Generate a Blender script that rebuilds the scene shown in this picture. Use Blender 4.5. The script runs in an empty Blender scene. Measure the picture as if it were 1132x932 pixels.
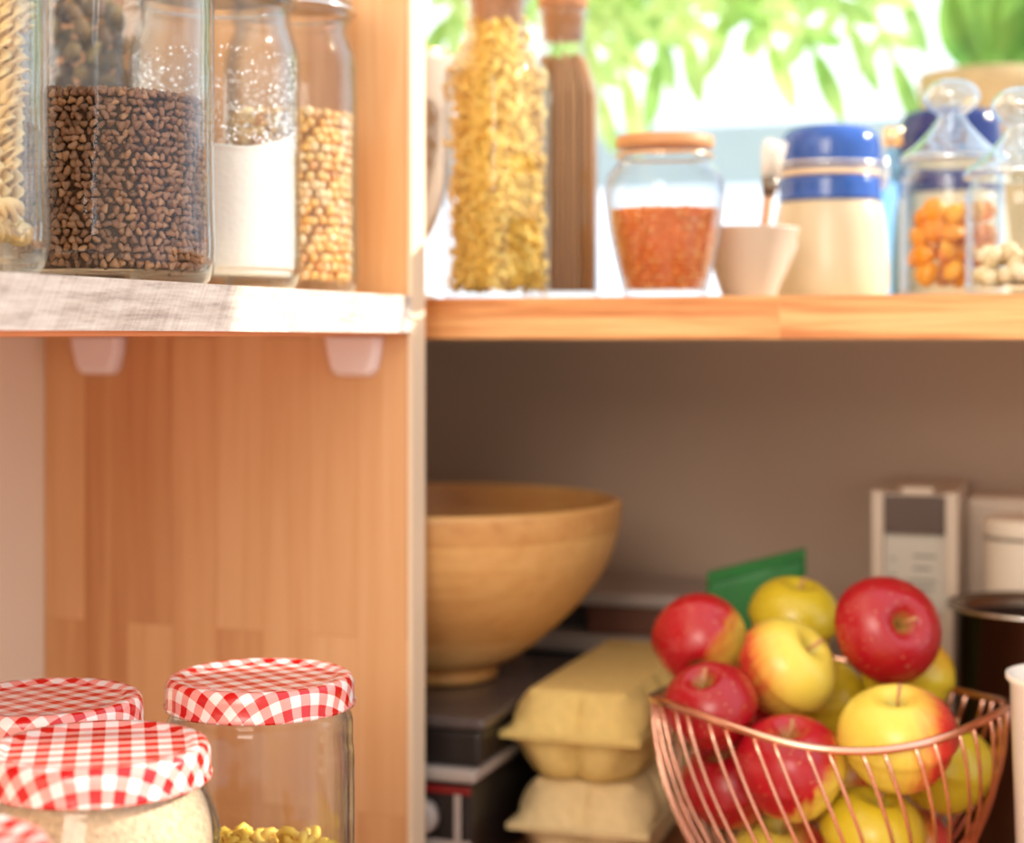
import bpy, bmesh, math, random
from math import pi, sin, cos, radians
from mathutils import Vector, Matrix, Euler
random.seed(7)
C = bpy.context.scene.collection
E = 1.30                       # eye height; z values below are relative to it
SHELF = 0.0273                 # top of both shelves
BOARD = -0.392                 # top of the worktop
YAW = math.atan2(.3188, .9478)
F = 1850.0

def W(px, py, Z):              # a seen point at a given distance -> room coordinates (x along wall, y into wall)
    X = (px-566)/F*Z; z = (371-py)/F*Z
    return Vector((X*cos(YAW)-Z*sin(YAW), X*sin(YAW)+Z*cos(YAW), z))

# ------------------------------------------------------------------ materials
def new_mat(name):
    m = bpy.data.materials.new(name); m.use_nodes = True
    nt = m.node_tree; b = nt.nodes['Principled BSDF']
    return m, nt, b
def N(nt, t, **kw):
    n = nt.nodes.new(t)
    for k, v in kw.items():
        if hasattr(n, k) and not k[0].isupper(): setattr(n, k, v)
        else: n.inputs[k.replace('_', ' ')].default_value = v
    return n
def L(nt, a, b): nt.links.new(a, b)
def rgb(r, g, b):              # sRGB 0-255 -> linear
    f = lambda c: (c/255/12.92 if c/255 <= .04045 else ((c/255+.055)/1.055)**2.4)
    return (f(r), f(g), f(b), 1)
def ramp(nt, stops):
    r = nt.nodes.new('ShaderNodeValToRGB'); e = r.color_ramp.elements
    while len(e) < len(stops): e.new(.5)
    for el, (p, c) in zip(e, stops): el.position = p; el.color = c
    return r
def mathn(nt, op, a, b=None, clamp=False):
    n = nt.nodes.new('ShaderNodeMath'); n.operation = op; n.use_clamp = clamp
    for i, v in enumerate((a, b)):
        if v is None: continue
        if isinstance(v, (int, float)): n.inputs[i].default_value = v
        else: L(nt, v, n.inputs[i])
    return n.outputs[0]
def mixc(nt, fac, a, b, mode='MIX'):
    n = nt.nodes.new('ShaderNodeMix'); n.data_type = 'RGBA'; n.blend_type = mode
    for i, v in ((0, fac), (6, a), (7, b)):
        if isinstance(v, (int, float, tuple)): n.inputs[i].default_value = v
        else: L(nt, v, n.inputs[i])
    return n.outputs[2]

def plain(name, col, rough=.5, metal=0, var=.08, scale=30, bump=0, spec=.5):
    m, nt, b = new_mat(name)
    tc = N(nt, 'ShaderNodeTexCoord'); no = N(nt, 'ShaderNodeTexNoise', Scale=scale, Detail=4.0)
    L(nt, tc.outputs['Object'], no.inputs['Vector'])
    c0 = tuple(c*(1-var) for c in col[:3])+(1,); c1 = tuple(min(1, c*(1+var)) for c in col[:3])+(1,)
    r = ramp(nt, [(.3, c0), (.7, c1)]); L(nt, no.outputs['Fac'], r.inputs[0]); L(nt, r.outputs[0], b.inputs['Base Color'])
    b.inputs['Roughness'].default_value = rough; b.inputs['Metallic'].default_value = metal
    b.inputs['Specular IOR Level'].default_value = spec
    if bump:
        bp = N(nt, 'ShaderNodeBump', Strength=bump, Distance=.002); L(nt, no.outputs['Fac'], bp.inputs['Height']); L(nt, bp.outputs[0], b.inputs['Normal'])
    return m

def wood(name, stops, along='Z', across='X', stave=.045, length=.32, rough=.5, grain=1.0, bump=.15, staves=True, offs=0.0):
    """laminated pine: staves of differing tone, fine grain streaks along them"""
    m, nt, b = new_mat(name)
    tc = N(nt, 'ShaderNodeTexCoord'); sp = N(nt, 'ShaderNodeSeparateXYZ'); L(nt, tc.outputs['Object'], sp.inputs[0])
    third = [k for k in 'XYZ' if k not in (along, across)][0]
    cb = N(nt, 'ShaderNodeCombineXYZ')
    L(nt, mathn(nt, 'ADD', sp.outputs[along], 3.07+offs), cb.inputs[0]); L(nt, mathn(nt, 'ADD', sp.outputs[across], 5.0), cb.inputs[1])
    br = N(nt, 'ShaderNodeTexBrick', offset=.37, squash=1.0, offset_frequency=2)
    L(nt, cb.outputs[0], br.inputs['Vector'])
    for k, v in (('Scale', 1.0), ('Brick Width', length), ('Row Height', stave), ('Mortar Size', .0004), ('Mortar Smooth', .6), ('Bias', 0.0)):
        br.inputs[k].default_value = v
    br.inputs['Color1'].default_value = (0, 0, 0, 1); br.inputs['Color2'].default_value = (1, 1, 1, 1); br.inputs['Mortar'].default_value = (.1, .1, .1, 1)
    # grain
    cg = N(nt, 'ShaderNodeCombineXYZ')
    L(nt, mathn(nt, 'MULTIPLY', sp.outputs[along], 2.2), cg.inputs[0]); L(nt, mathn(nt, 'MULTIPLY', sp.outputs[across], 55.0), cg.inputs[1])
    L(nt, mathn(nt, 'ADD', mathn(nt, 'MULTIPLY', sp.outputs[third], 55.0), mathn(nt, 'MULTIPLY', br.outputs['Color'], 9.0)), cg.inputs[2])
    g1 = N(nt, 'ShaderNodeTexNoise', Scale=1.6, Detail=5.0, Roughness=.6, Distortion=.4); L(nt, cg.outputs[0], g1.inputs['Vector'])
    g2 = N(nt, 'ShaderNodeTexNoise', Scale=8.0, Detail=3.0); L(nt, cg.outputs[0], g2.inputs['Vector'])
    t = mathn(nt, 'ADD', mathn(nt, 'MULTIPLY', br.outputs['Color'], .34 if staves else .0), mathn(nt, 'MULTIPLY', g1.outputs['Fac'], .55*grain))
    t = mathn(nt, 'ADD', t, mathn(nt, 'MULTIPLY', g2.outputs['Fac'], .12*grain))
    t = mathn(nt, 'ADD', t, 0.0 if staves else .25-.2*(grain-1))
    r = ramp(nt, stops); L(nt, t, r.inputs[0])
    L(nt, r.outputs[0], b.inputs['Base Color']); b.inputs['Roughness'].default_value = rough
    bp = N(nt, 'ShaderNodeBump', Strength=bump, Distance=.0006); L(nt, g2.outputs['Fac'], bp.inputs['Height']); L(nt, bp.outputs[0], b.inputs['Normal'])
    return m

def glass(name, tint=(.985, .992, .995, 1), base=.018, gloss=(1, 1, 1, 1), rough=.015, bumpy=0):
    m = bpy.data.materials.new(name); m.use_nodes = True; nt = m.node_tree; nt.nodes.clear()
    out = N(nt, 'ShaderNodeOutputMaterial'); tr = N(nt, 'ShaderNodeBsdfTransparent', Color=tint)
    gl = N(nt, 'ShaderNodeBsdfGlossy', Color=gloss, Roughness=rough); mx = N(nt, 'ShaderNodeMixShader')
    lw = N(nt, 'ShaderNodeLayerWeight', Blend=.5)
    deep = tuple(c*k for c, k in zip(tint[:3], (.48, .60, .74)))+(1,)
    L(nt, mixc(nt, mathn(nt, 'POWER', lw.outputs['Facing'], 2.6), tint, deep), tr.inputs['Color'])
    f = mathn(nt, 'ADD', mathn(nt, 'MULTIPLY', mathn(nt, 'POWER', lw.outputs['Facing'], 3.4), .9), base, clamp=True)
    L(nt, f, mx.inputs[0]); L(nt, tr.outputs[0], mx.inputs[1]); L(nt, gl.outputs[0], mx.inputs[2]); L(nt, mx.outputs[0], out.inputs[0])
    if bumpy:
        tc = N(nt, 'ShaderNodeTexCoord'); no = N(nt, 'ShaderNodeTexNoise', Scale=35.0); L(nt, tc.outputs['Object'], no.inputs['Vector'])
        bp = N(nt, 'ShaderNodeBump', Strength=bumpy, Distance=.002); L(nt, no.outputs['Fac'], bp.inputs['Height'])
        L(nt, bp.outputs[0], gl.inputs['Normal'])
    return m

def island(name, cols, rough=.5, bump=0, translucent=0):
    """every separate piece of the mesh gets its own tone"""
    m, nt, b = new_mat(name)
    g = N(nt, 'ShaderNodeNewGeometry'); n = len(cols)
    r = ramp(nt, [(i/(n-1) if n > 1 else 0, c) for i, c in enumerate(cols)]); L(nt, g.outputs['Random Per Island'], r.inputs[0])
    tc = N(nt, 'ShaderNodeTexCoord'); no = N(nt, 'ShaderNodeTexNoise', Scale=400.0); L(nt, tc.outputs['Object'], no.inputs['Vector'])
    c = mixc(nt, mathn(nt, 'MULTIPLY', no.outputs['Fac'], .3), r.outputs[0], (.1, .04, .015, 1))
    L(nt, c, b.inputs['Base Color']); b.inputs['Roughness'].default_value = rough
    if translucent: b.inputs['Subsurface Weight'].default_value = translucent; b.inputs['Subsurface Radius'].default_value = (.01, .006, .003)
    return m

PINE = [(.14, rgb(176, 108, 60)), (.34, rgb(203, 143, 92)), (.52, rgb(221, 168, 116)), (.80, rgb(235, 190, 142))]
M = {}
M['panel'] = wood('laminated pine panel', PINE, 'Z', 'X', .0365, .33, rough=.45, offs=.11)
M['pale'] = wood('pale sanded pine edge', [(.2, rgb(225, 196, 160)), (.8, rgb(250, 232, 205))], 'Z', 'X', staves=False)
M['orange'] = wood('honey pine board', [(.56, rgb(186, 112, 56)), (.66, rgb(218, 152, 92)), (.78, rgb(236, 184, 124))], 'X', 'Z', staves=False, grain=1.6, rough=.5)
M['top'] = wood('bleached pine shelf top', [(.2, rgb(222, 170, 120)), (.8, rgb(242, 210, 165))], 'X', 'Y', .05, .5)
M['worktop'] = wood('oiled worktop', [(.2, rgb(130, 72, 40)), (.8, rgb(186, 118, 74))], 'X', 'Y', .05, .5, rough=.4)
M['under'] = wood('warm underside', [(.2, rgb(210, 120, 70)), (.8, rgb(236, 160, 105))], 'Y', 'X', staves=False)
M['glass'] = glass('clear jar glass', bumpy=.25)
M['glass_blur'] = glass('old jar glass', tint=(.97, .985, .99, 1), bumpy=.15)
M['glass_blue'] = glass('pale blue glass', tint=(.75, .88, .97, 1))
M['wall'] = plain('painted plaster', rgb(242, 224, 198), .9, var=.02, scale=8, bump=.05)
M['wall_low'] = plain('taupe painted wall', rgb(184, 160, 141), .9, var=.04, scale=4)
M['white_plastic'] = plain('white plastic', rgb(236, 226, 216), .4, var=.02)
M['bracket'] = plain('satin white bracket', rgb(244, 226, 222), .5, var=.01)
M['porcelain'] = plain('white porcelain', rgb(240, 234, 226), .2, var=.01)
M['bowlwhite'] = plain('matt greyish porcelain', rgb(190, 174, 160), .45, var=.01)
M['appl'] = plain('ivory appliance plastic', rgb(206, 188, 170), .4, var=.02)
M['cream'] = plain('cream glazed stoneware', rgb(204, 188, 160), .3, var=.03, scale=20)
M['blue'] = plain('cobalt blue glaze', rgb(44, 84, 164), .10, var=.3, scale=25)
M['navy'] = plain('navy blue glaze', rgb(20, 42, 110), .15, var=.2)
M['chrome'] = plain('bright steel', (.8, .8, .8, 1), .18, 1, var=.02)
M['brass'] = plain('brass wire', (.85, .62, .38, 1), .25, 1, var=.02)
M['steel'] = plain('brushed steel', rgb(120, 108, 98), .25, 1, var=.1)
M['copper'] = plain('rose gold wire', (.93, .52, .38, 1), .22, 1, var=.05)
M['black'] = plain('black plastic', rgb(34, 28, 28), .35, var=.1)
M['smoke'] = plain('smoky grey lid', rgb(84, 74, 72), .25, var=.1)
M['greybox'] = plain('grey plastic', rgb(172, 160, 154), .45, var=.03)
M['darkgrey'] = plain('dark grey recess', rgb(58, 52, 54), .5, var=.1)
M['brownp'] = plain('brown panel', rgb(110, 66, 48), .5)
M['redstripe'] = plain('red stripe', rgb(130, 26, 26), .4)
M['green'] = plain('green paper packet', rgb(22, 112, 42), .5, var=.25, scale=18, bump=.4)
M['cork'] = plain('cork', rgb(196, 146, 110), .8, var=.15, scale=120, bump=.4)
M['lidwood'] = plain('acacia lid', rgb(196, 140, 92), .5, var=.15, scale=40)
M['pulp'] = plain('moulded pulp', rgb(226, 196, 122), .95, var=.07, scale=140, bump=.6)
M['pulp2'] = plain('pale moulded pulp', rgb(224, 198, 148), .95, var=.07, scale=140, bump=.6)
M['concrete'] = plain('weathered clay planter', rgb(186, 168, 132), .9, var=.15, scale=30, bump=.3)
M['paleblue'] = plain('pale blue paint', rgb(186, 218, 244), .6, var=.02)
M['sugar'] = plain('sugar', rgb(228, 216, 202), .8, var=.02, scale=300, bump=.2)
M['sugardust'] = plain('sugar dust', rgb(255, 255, 255), .6, var=.0)
M['crumbs'] = plain('breadcrumbs', rgb(220, 186, 148), .95, var=.22, scale=350, bump=.9)
M['lentil'] = plain('x', (.9, .3, .05, 1))
M['buckwheat'] = island('roasted buckwheat', [rgb(112, 74, 50), rgb(146, 100, 70), rgb(170, 124, 92), rgb(134, 86, 56), rgb(190, 140, 100), rgb(158, 104, 64)], .45)
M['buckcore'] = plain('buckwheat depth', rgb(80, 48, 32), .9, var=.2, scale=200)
M['corn'] = island('dried chickpeas', [rgb(240, 170, 70), rgb(250, 206, 130), rgb(244, 186, 90), rgb(252, 222, 170), rgb(236, 150, 60)], .35)
M['lentils'] = island('red lentils', [rgb(244, 128, 44), rgb(252, 156, 66), rgb(246, 138, 50), rgb(254, 186, 112)], .5)
M['dark'] = island('dried mushrooms', [rgb(80, 48, 32), rgb(126, 104, 50), rgb(100, 62, 40), rgb(146, 124, 66)], .8)
M['yellowpasta'] = island('yellow pasta', [rgb(250, 206, 92), rgb(244, 194, 76), rgb(254, 220, 120), rgb(250, 212, 104)], .5)
M['brownpasta'] = island('wholegrain spaghetti', [rgb(168, 118, 74), rgb(196, 146, 98), rgb(178, 126, 80)], .6)
M['orangefruit'] = island('dried apricot', [rgb(244, 152, 20), rgb(250, 178, 50), rgb(236, 132, 12)], .45)
M['nuts'] = island('blanched nuts', [rgb(246, 224, 178), rgb(252, 236, 200), rgb(238, 208, 160)], .6)
def gridmat():
    m, nt, b = new_mat('white label with grey print')
    b.inputs['Base Color'].default_value = rgb(196, 188, 176); return m
M['label'] = gridmat()
M['print'] = plain('grey print', rgb(140, 138, 132), .6)
M['pasta'] = plain('durum pasta', rgb(246, 212, 150), .5, var=.1, scale=90)

def gingham():
    m, nt, b = new_mat('red and white gingham enamel')
    uv = N(nt, 'ShaderNodeUVMap'); uv.uv_map = 'UVMap'; sp = N(nt, 'ShaderNodeSeparateXYZ'); L(nt, uv.outputs[0], sp.inputs[0])
    P = .0118
    def stripe(o):
        fr = mathn(nt, 'FRACT', mathn(nt, 'DIVIDE', mathn(nt, 'ADD', o, 1.0), P))
        return mathn(nt, 'GREATER_THAN', fr, .5)
    s = mathn(nt, 'ADD', stripe(sp.outputs[0]), stripe(sp.outputs[1])); s = mathn(nt, 'MULTIPLY', s, .5)
    r = ramp(nt, [(0, rgb(244, 236, 232)), (.34, rgb(240, 158, 150)), (.8, rgb(206, 16, 20))]); r.color_ramp.interpolation = 'CONSTANT'
    L(nt, s, r.inputs[0]); L(nt, r.outputs[0], b.inputs['Base Color']); b.inputs['Roughness'].default_value = .25
    b.inputs['Coat Weight'].default_value = .4
    return m
M['gingham'] = gingham()

def leafmat(name, c1, c2):
    m = bpy.data.materials.new(name); m.use_nodes = True; nt = m.node_tree; b = nt.nodes['Principled BSDF']; out = nt.nodes['Material Output']
    tc = N(nt, 'ShaderNodeTexCoord'); no = N(nt, 'ShaderNodeTexNoise', Scale=14.0); L(nt, tc.outputs['Object'], no.inputs['Vector'])
    r = ramp(nt, [(.35, c1), (.65, c2)]); L(nt, no.outputs['Fac'], r.inputs[0])
    L(nt, r.outputs[0], b.inputs['Base Color']); b.inputs['Roughness'].default_value = .45
    t = N(nt, 'ShaderNodeBsdfTranslucent'); L(nt, r.outputs[0], t.inputs[0]); mx = N(nt, 'ShaderNodeMixShader'); mx.inputs[0].default_value = .55
    L(nt, b.outputs[0], mx.inputs[1]); L(nt, t.outputs[0], mx.inputs[2]); L(nt, mx.outputs[0], out.inputs[0]); return m
M['leaf'] = leafmat('fern green', rgb(150, 200, 110), rgb(212, 236, 160))
M['leaf2'] = leafmat('glossy green', rgb(92, 150, 70), rgb(150, 196, 100))

def applemat(name, red, yellow, direction, lo, hi):
    m, nt, b = new_mat(name)
    tc = N(nt, 'ShaderNodeTexCoord')
    dp = N(nt, 'ShaderNodeVectorMath', operation='DOT_PRODUCT'); L(nt, tc.outputs['Object'], dp.inputs[0])
    d = Vector(direction).normalized(); dp.inputs[1].default_value = tuple(d/.036)
    sp = N(nt, 'ShaderNodeSeparateXYZ'); L(nt, tc.outputs['Object'], sp.inputs[0])
    ang = mathn(nt, 'ARCTAN2', sp.outputs[1], sp.outputs[0])
    cb = N(nt, 'ShaderNodeCombineXYZ'); L(nt, mathn(nt, 'SINE', ang), cb.inputs[0]); L(nt, mathn(nt, 'COSINE', ang), cb.inputs[1]); L(nt, mathn(nt, 'MULTIPLY', sp.outputs[2], 9.0), cb.inputs[2])
    n1 = N(nt, 'ShaderNodeTexNoise', Scale=7.0, Detail=4.0, Roughness=.65); L(nt, cb.outputs[0], n1.inputs['Vector'])
    n2 = N(nt, 'ShaderNodeTexNoise', Scale=35.0, Detail=2.0); L(nt, tc.outputs['Object'], n2.inputs['Vector'])
    f = mathn(nt, 'ADD', dp.outputs['Value'], mathn(nt, 'MULTIPLY', mathn(nt, 'SUBTRACT', n1.outputs['Fac'], .5), .55))
    f = mathn(nt, 'ADD', f, mathn(nt, 'MULTIPLY', mathn(nt, 'SUBTRACT', n2.outputs['Fac'], .5), .35))
    mr = N(nt, 'ShaderNodeMapRange', interpolation_type='SMOOTHSTEP'); L(nt, f, mr.inputs['Value'])
    mr.inputs['From Min'].default_value = lo; mr.inputs['From Max'].default_value = hi
    mid = tuple(.5*red[i]+.5*yellow[i] for i in range(3))+(1,)
    r = ramp(nt, [(0, yellow), (.5, mid), (.85, red), (1, tuple(c*.85 for c in red[:3])+(1,))]); L(nt, mr.outputs[0], r.inputs[0])
    vo = N(nt, 'ShaderNodeTexVoronoi', Scale=230.0); L(nt, tc.outputs['Object'], vo.inputs['Vector'])
    sel = mathn(nt, 'LESS_THAN', vo.outputs['Distance'], .13)
    c = mixc(nt, mathn(nt, 'MULTIPLY', sel, .35), r.outputs[0], rgb(244, 226, 150))
    # russet in the hollow round the stem
    rad = mathn(nt, 'SQRT', mathn(nt, 'ADD', mathn(nt, 'POWER', sp.outputs[0], 2.0), mathn(nt, 'POWER', sp.outputs[1], 2.0)))
    m2 = N(nt, 'ShaderNodeMapRange'); L(nt, rad, m2.inputs['Value']); m2.inputs['From Min'].default_value = .002; m2.inputs['From Max'].default_value = .009
    m2.inputs['To Min'].default_value = .75; m2.inputs['To Max'].default_value = 0
    c = mixc(nt, m2.outputs[0], c, rgb(150, 140, 60))
    L(nt, c, b.inputs['Base Color']); b.inputs['Roughness'].default_value = .3
    b.inputs['Coat Weight'].default_value = .25; b.inputs['Coat Roughness'].default_value = .3
    return m
RED = rgb(186, 18, 30); YEL = rgb(232, 208, 84); YEL2 = rgb(210, 190, 44)

# ------------------------------------------------------------------ building helpers
def props(o, label=None, cat=None, group=None, kind=None):
    if label: o['label'] = label
    if cat: o['category'] = cat
    if group: o['group'] = group
    if kind: o['kind'] = kind
    return o
def mk(name, verts, faces, mat, parent=None, loc=(0, 0, 0), smooth=True, uvs=None, rot=None, bevel=0):
    me = bpy.data.meshes.new(name); me.from_pydata([tuple(v) for v in verts], [], faces)
    if uvs is not None:
        ul = me.uv_layers.new(name='UVMap')
        for lp in me.loops: ul.data[lp.index].uv = uvs[lp.vertex_index]
    bm = bmesh.new(); bm.from_mesh(me)
    bmesh.ops.recalc_face_normals(bm, faces=bm.faces)
    if bevel: bmesh.ops.bevel(bm, geom=list(bm.edges), offset=bevel, segments=3, profile=.5, affect='EDGES', clamp_overlap=True)
    bm.to_mesh(me); bm.free()
    for p in me.polygons: p.use_smooth = smooth
    me.materials.append(mat)
    o = bpy.data.objects.new(name, me); C.objects.link(o); o.location = loc
    if rot: o.rotation_euler = rot
    if parent: o.parent = parent
    return o
def empty(name, loc, label, cat, group=None, rot=(0, 0, 0)):
    o = bpy.data.objects.new(name, None); C.objects.link(o); o.empty_display_size = .02
    o.location = (loc[0], loc[1], loc[2]+E); o.rotation_euler = rot
    return props(o, label, cat, group)
class MB:
    def __init__(s): s.v = []; s.f = []
    def add(s, verts, faces):
        b = len(s.v); s.v += [tuple(x) for x in verts]; s.f += [tuple(i+b for i in f) for f in faces]; return s
    def box(s, x0, x1, y0, y1, z0, z1):
        v = [(x, y, z) for z in (z0, z1) for y in (y0, y1) for x in (x0, x1)]
        return s.add(v, [(0, 1, 3, 2), (4, 6, 7, 5), (0, 4, 5, 1), (2, 3, 7, 6), (0, 2, 6, 4), (1, 5, 7, 3)])
    def lathe(s, prof, seg=48, c=(0, 0, 0), shape=None, closed=False):
        vs = []; fs = []; n = len(prof)
        for i, (r, z) in enumerate(prof):
            for k in range(seg):
                t = 2*pi*k/seg
                q = shape(t, i) if shape else 1.0
                vs.append((c[0]+r*q*cos(t), c[1]+r*q*sin(t), c[2]+z))
        for i in range(n-1):
            for k in range(seg):
                k2 = (k+1) % seg
                fs.append((i*seg+k, i*seg+k2, (i+1)*seg+k2, (i+1)*seg+k))
        if not closed:
            if prof[0][0] > 1e-5: fs.append(tuple(range(seg))[::-1])
            if prof[-1][0] > 1e-5: fs.append(tuple((n-1)*seg+k for k in range(seg)))
        else:
            for k in range(seg):
                k2 = (k+1) % seg
                fs.append(((n-1)*seg+k, (n-1)*seg+k2, k2, k))
        return s.add(vs, fs)
    def tube(s, pts, r, seg=8, closed=False):
        pts = [Vector(p) for p in pts]; n = len(pts); vs = []; fs = []; prev = None
        for i, p in enumerate(pts):
            a = pts[(i-1) % n] if (closed or i > 0) else p; b = pts[(i+1) % n] if (closed or i < n-1) else p
            t = (b-a).normalized()
            if prev is None: nrm = t.orthogonal().normalized()
            else:
                nrm = prev - t*prev.dot(t); nrm.normalize()
            prev = nrm; bn = t.cross(nrm); rr = r[i] if isinstance(r, (list, tuple)) else r
            for k in range(seg):
                q = 2*pi*k/seg; vs.append(p+nrm*cos(q)*rr+bn*sin(q)*rr)
        for i in range(n if closed else n-1):
            for k in range(seg):
                k2 = (k+1) % seg; j = (i+1) % n
                fs.append((i*seg+k, i*seg+k2, j*seg+k2, j*seg+k))
        if not closed: fs.append(tuple(range(seg))[::-1]); fs.append(tuple((n-1)*seg+k for k in range(seg)))
        return s.add(vs, fs)
    def build(s, name, mat, parent=None, loc=(0, 0, 0), **kw): return mk(name, s.v, s.f, mat, parent, loc, **kw)

def smoothprof(pts, n=5):      # Catmull-Rom through profile points
    out = []
    P = [pts[0]]+list(pts)+[pts[-1]]
    for i in range(1, len(P)-2):
        p0, p1, p2, p3 = P[i-1:i+3]
        for k in range(n):
            t = k/n
            out.append(tuple(.5*((2*p1[j])+(-p0[j]+p2[j])*t+(2*p0[j]-5*p1[j]+4*p2[j]-p3[j])*t*t+(-p0[j]+3*p1[j]-3*p2[j]+p3[j])*t**3) for j in (0, 1)))
    out.append(tuple(pts[-1])); return [(max(r, 0), z) for r, z in out]
def shell(prof, wall, base):   # outer profile bottom->top, returns hollow closed profile
    inner = [(max(r-wall, 0), max(z, base)) for r, z in prof if r > wall*1.2]
    return [(0, 0)]+prof+inner[::-1]+[(0, base)]
def jar_glass(prof, parent, mat='glass', wall=.0022, base=.006, seg=64, shape=None, rot=None):
    p = shell(prof, wall, base)
    return MB().lathe(p, seg, shape=shape).build('glass_body', M[mat], parent, rot=rot)
def squircle(n=5.0):
    return lambda t, i: 1/((abs(cos(t))**n+abs(sin(t))**n)**(1/n))

# piece shapes (unit size), returned as (verts, faces)
def ico(sub=1):
    bm = bmesh.new(); bmesh.ops.create_icosphere(bm, subdivisions=sub, radius=1)
    v = [x.co.copy() for x in bm.verts]; f = [tuple(q.index for q in x.verts) for x in bm.faces]; bm.free(); return v, f
ICO1 = ico(1); ICO2 = ico(2)
def buck_shape():
    v, f = ICO2; out = []
    for p in v:                  # three-cornered kernel with a point
        t = math.atan2(p.y, p.x); k = 1+.27*cos(3*t); q = Vector((p.x*k, p.y*k, p.z*.95))
        q.z *= .9; q *= (1-.30*abs(p.z)**1.5)
        out.append(q)
    return out, f
BUCK = buck_shape()
def pea_shape():
    v, f = ICO2; return [Vector((p.x*(1+.12*p.x), p.y*.95, p.z*.82)) for p in v], f
PEA = pea_shape()
def flat_shape():
    v, f = ICO1; return [Vector((p.x, p.y*.75, p.z*.4)) for p in v], f
def elbow(seg=6, n=6, R=.9, r=.42):
    mb = MB(); mb.tube([(R*cos(q)-R*.5, R*sin(q), 0) for q in [pi*1.1*i/n for i in range(n+1)]], r, seg); return [Vector(x) for x in mb.v], mb.f
ELB = elbow()
def fill(name, shape, pieces, mat, parent=None):
    """pieces: (pos, size, euler)"""
    mb = MB(); v, f = shape
    for p, s, e in pieces:
        R = Euler(e).to_matrix(); mb.add([R @ (x*s)+p for x in v], f)
    return mb
def re(): return (random.uniform(0, 6.28), random.uniform(0, 6.28), random.uniform(0, 6.28))
def pack_cyl(r, z0, z1, s, layers=2, rfun=None, top=True, bumpy=.4):
    out = []
    for l in range(layers):
        z = z0+s
        k = 0
        while z < z1-l*s:
            rr = (rfun(z) if rfun else r)-s*(1+1.7*l)
            n = max(3, int(2*pi*rr/(s*1.85)))
            for i in range(n):
                t = 2*pi*(i+.5*(k % 2)+random.uniform(-.25, .25))/n
                out.append((Vector(((rr-random.uniform(0, .5)*s)*cos(t), (rr-random.uniform(0, .5)*s)*sin(t), z+random.uniform(-.3, .3)*s)), s*random.uniform(.85, 1.15), re()))
            z += s*1.62; k += 1
    if top:
        q = (rfun(z1) if rfun else r)-s
        n = int((q/s)**2*1.1)
        for i in range(n):
            rr = q*math.sqrt((i+.5)/n); t = i*2.39996
            out.append((Vector((rr*cos(t), rr*sin(t), z1+random.uniform(-.2, bumpy)*s)), s*random.uniform(.85, 1.15), re()))
    return out

# ------------------------------------------------------------------ setting
def struct(o): o['kind'] = 'structure'; return o
WX = -.728; WY = 1.56; PY0 = 1.0707; PY1 = 1.0957; PX = -.433
struct(MB().box(WX-.1, WX, -1.2, WY+.12, 0, E+1.6).build('wall_left', M['wall'], smooth=False))
w = MB(); w.box(WX, 3.2, WY, WY+.12, 0, E-.002)
struct(w.build('wall_back', M['wall_low'], smooth=False))
def window_frame(n, x0, x1):
    w = MB()
    for a in ((x0, x0+.018, E-.0018, E+1.3), (x1-.018, x1, E-.0018, E+1.3), (x0+.018, x1-.018, E+1.25, E+1.3)): w.box(a[0], a[1], WY+.01, WY+.11, a[2], a[3])
    struct(w.build('window_%d' % n, M['white_plastic'], smooth=False))
window_frame(1, WX+.001, 1.292); window_frame(2, 1.38, 3.0)
struct(MB().box(1.2921, 1.3799, WY, WY+.12, E-.0019, E+1.3).build('sun_block_pier', M['wall_low'], smooth=False))  # unseen pier added to keep sun off part of the left shelf and lids
struct(MB().box(WX, 3.2, WY, WY+.12, E+1.3001, E+1.6).build('wall_lintel', M['wall_low'], smooth=False))
struct(MB().box(WX-.1, 3.2, -1.5, WY+.12, -.05, 0).build('floor', M['worktop'], smooth=False))
struct(MB().box(WX+.06, 3.0, WY+.1205, WY+.42, E-.03, E-.002).build('trim_1', M['white_plastic'], smooth=False))

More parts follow.
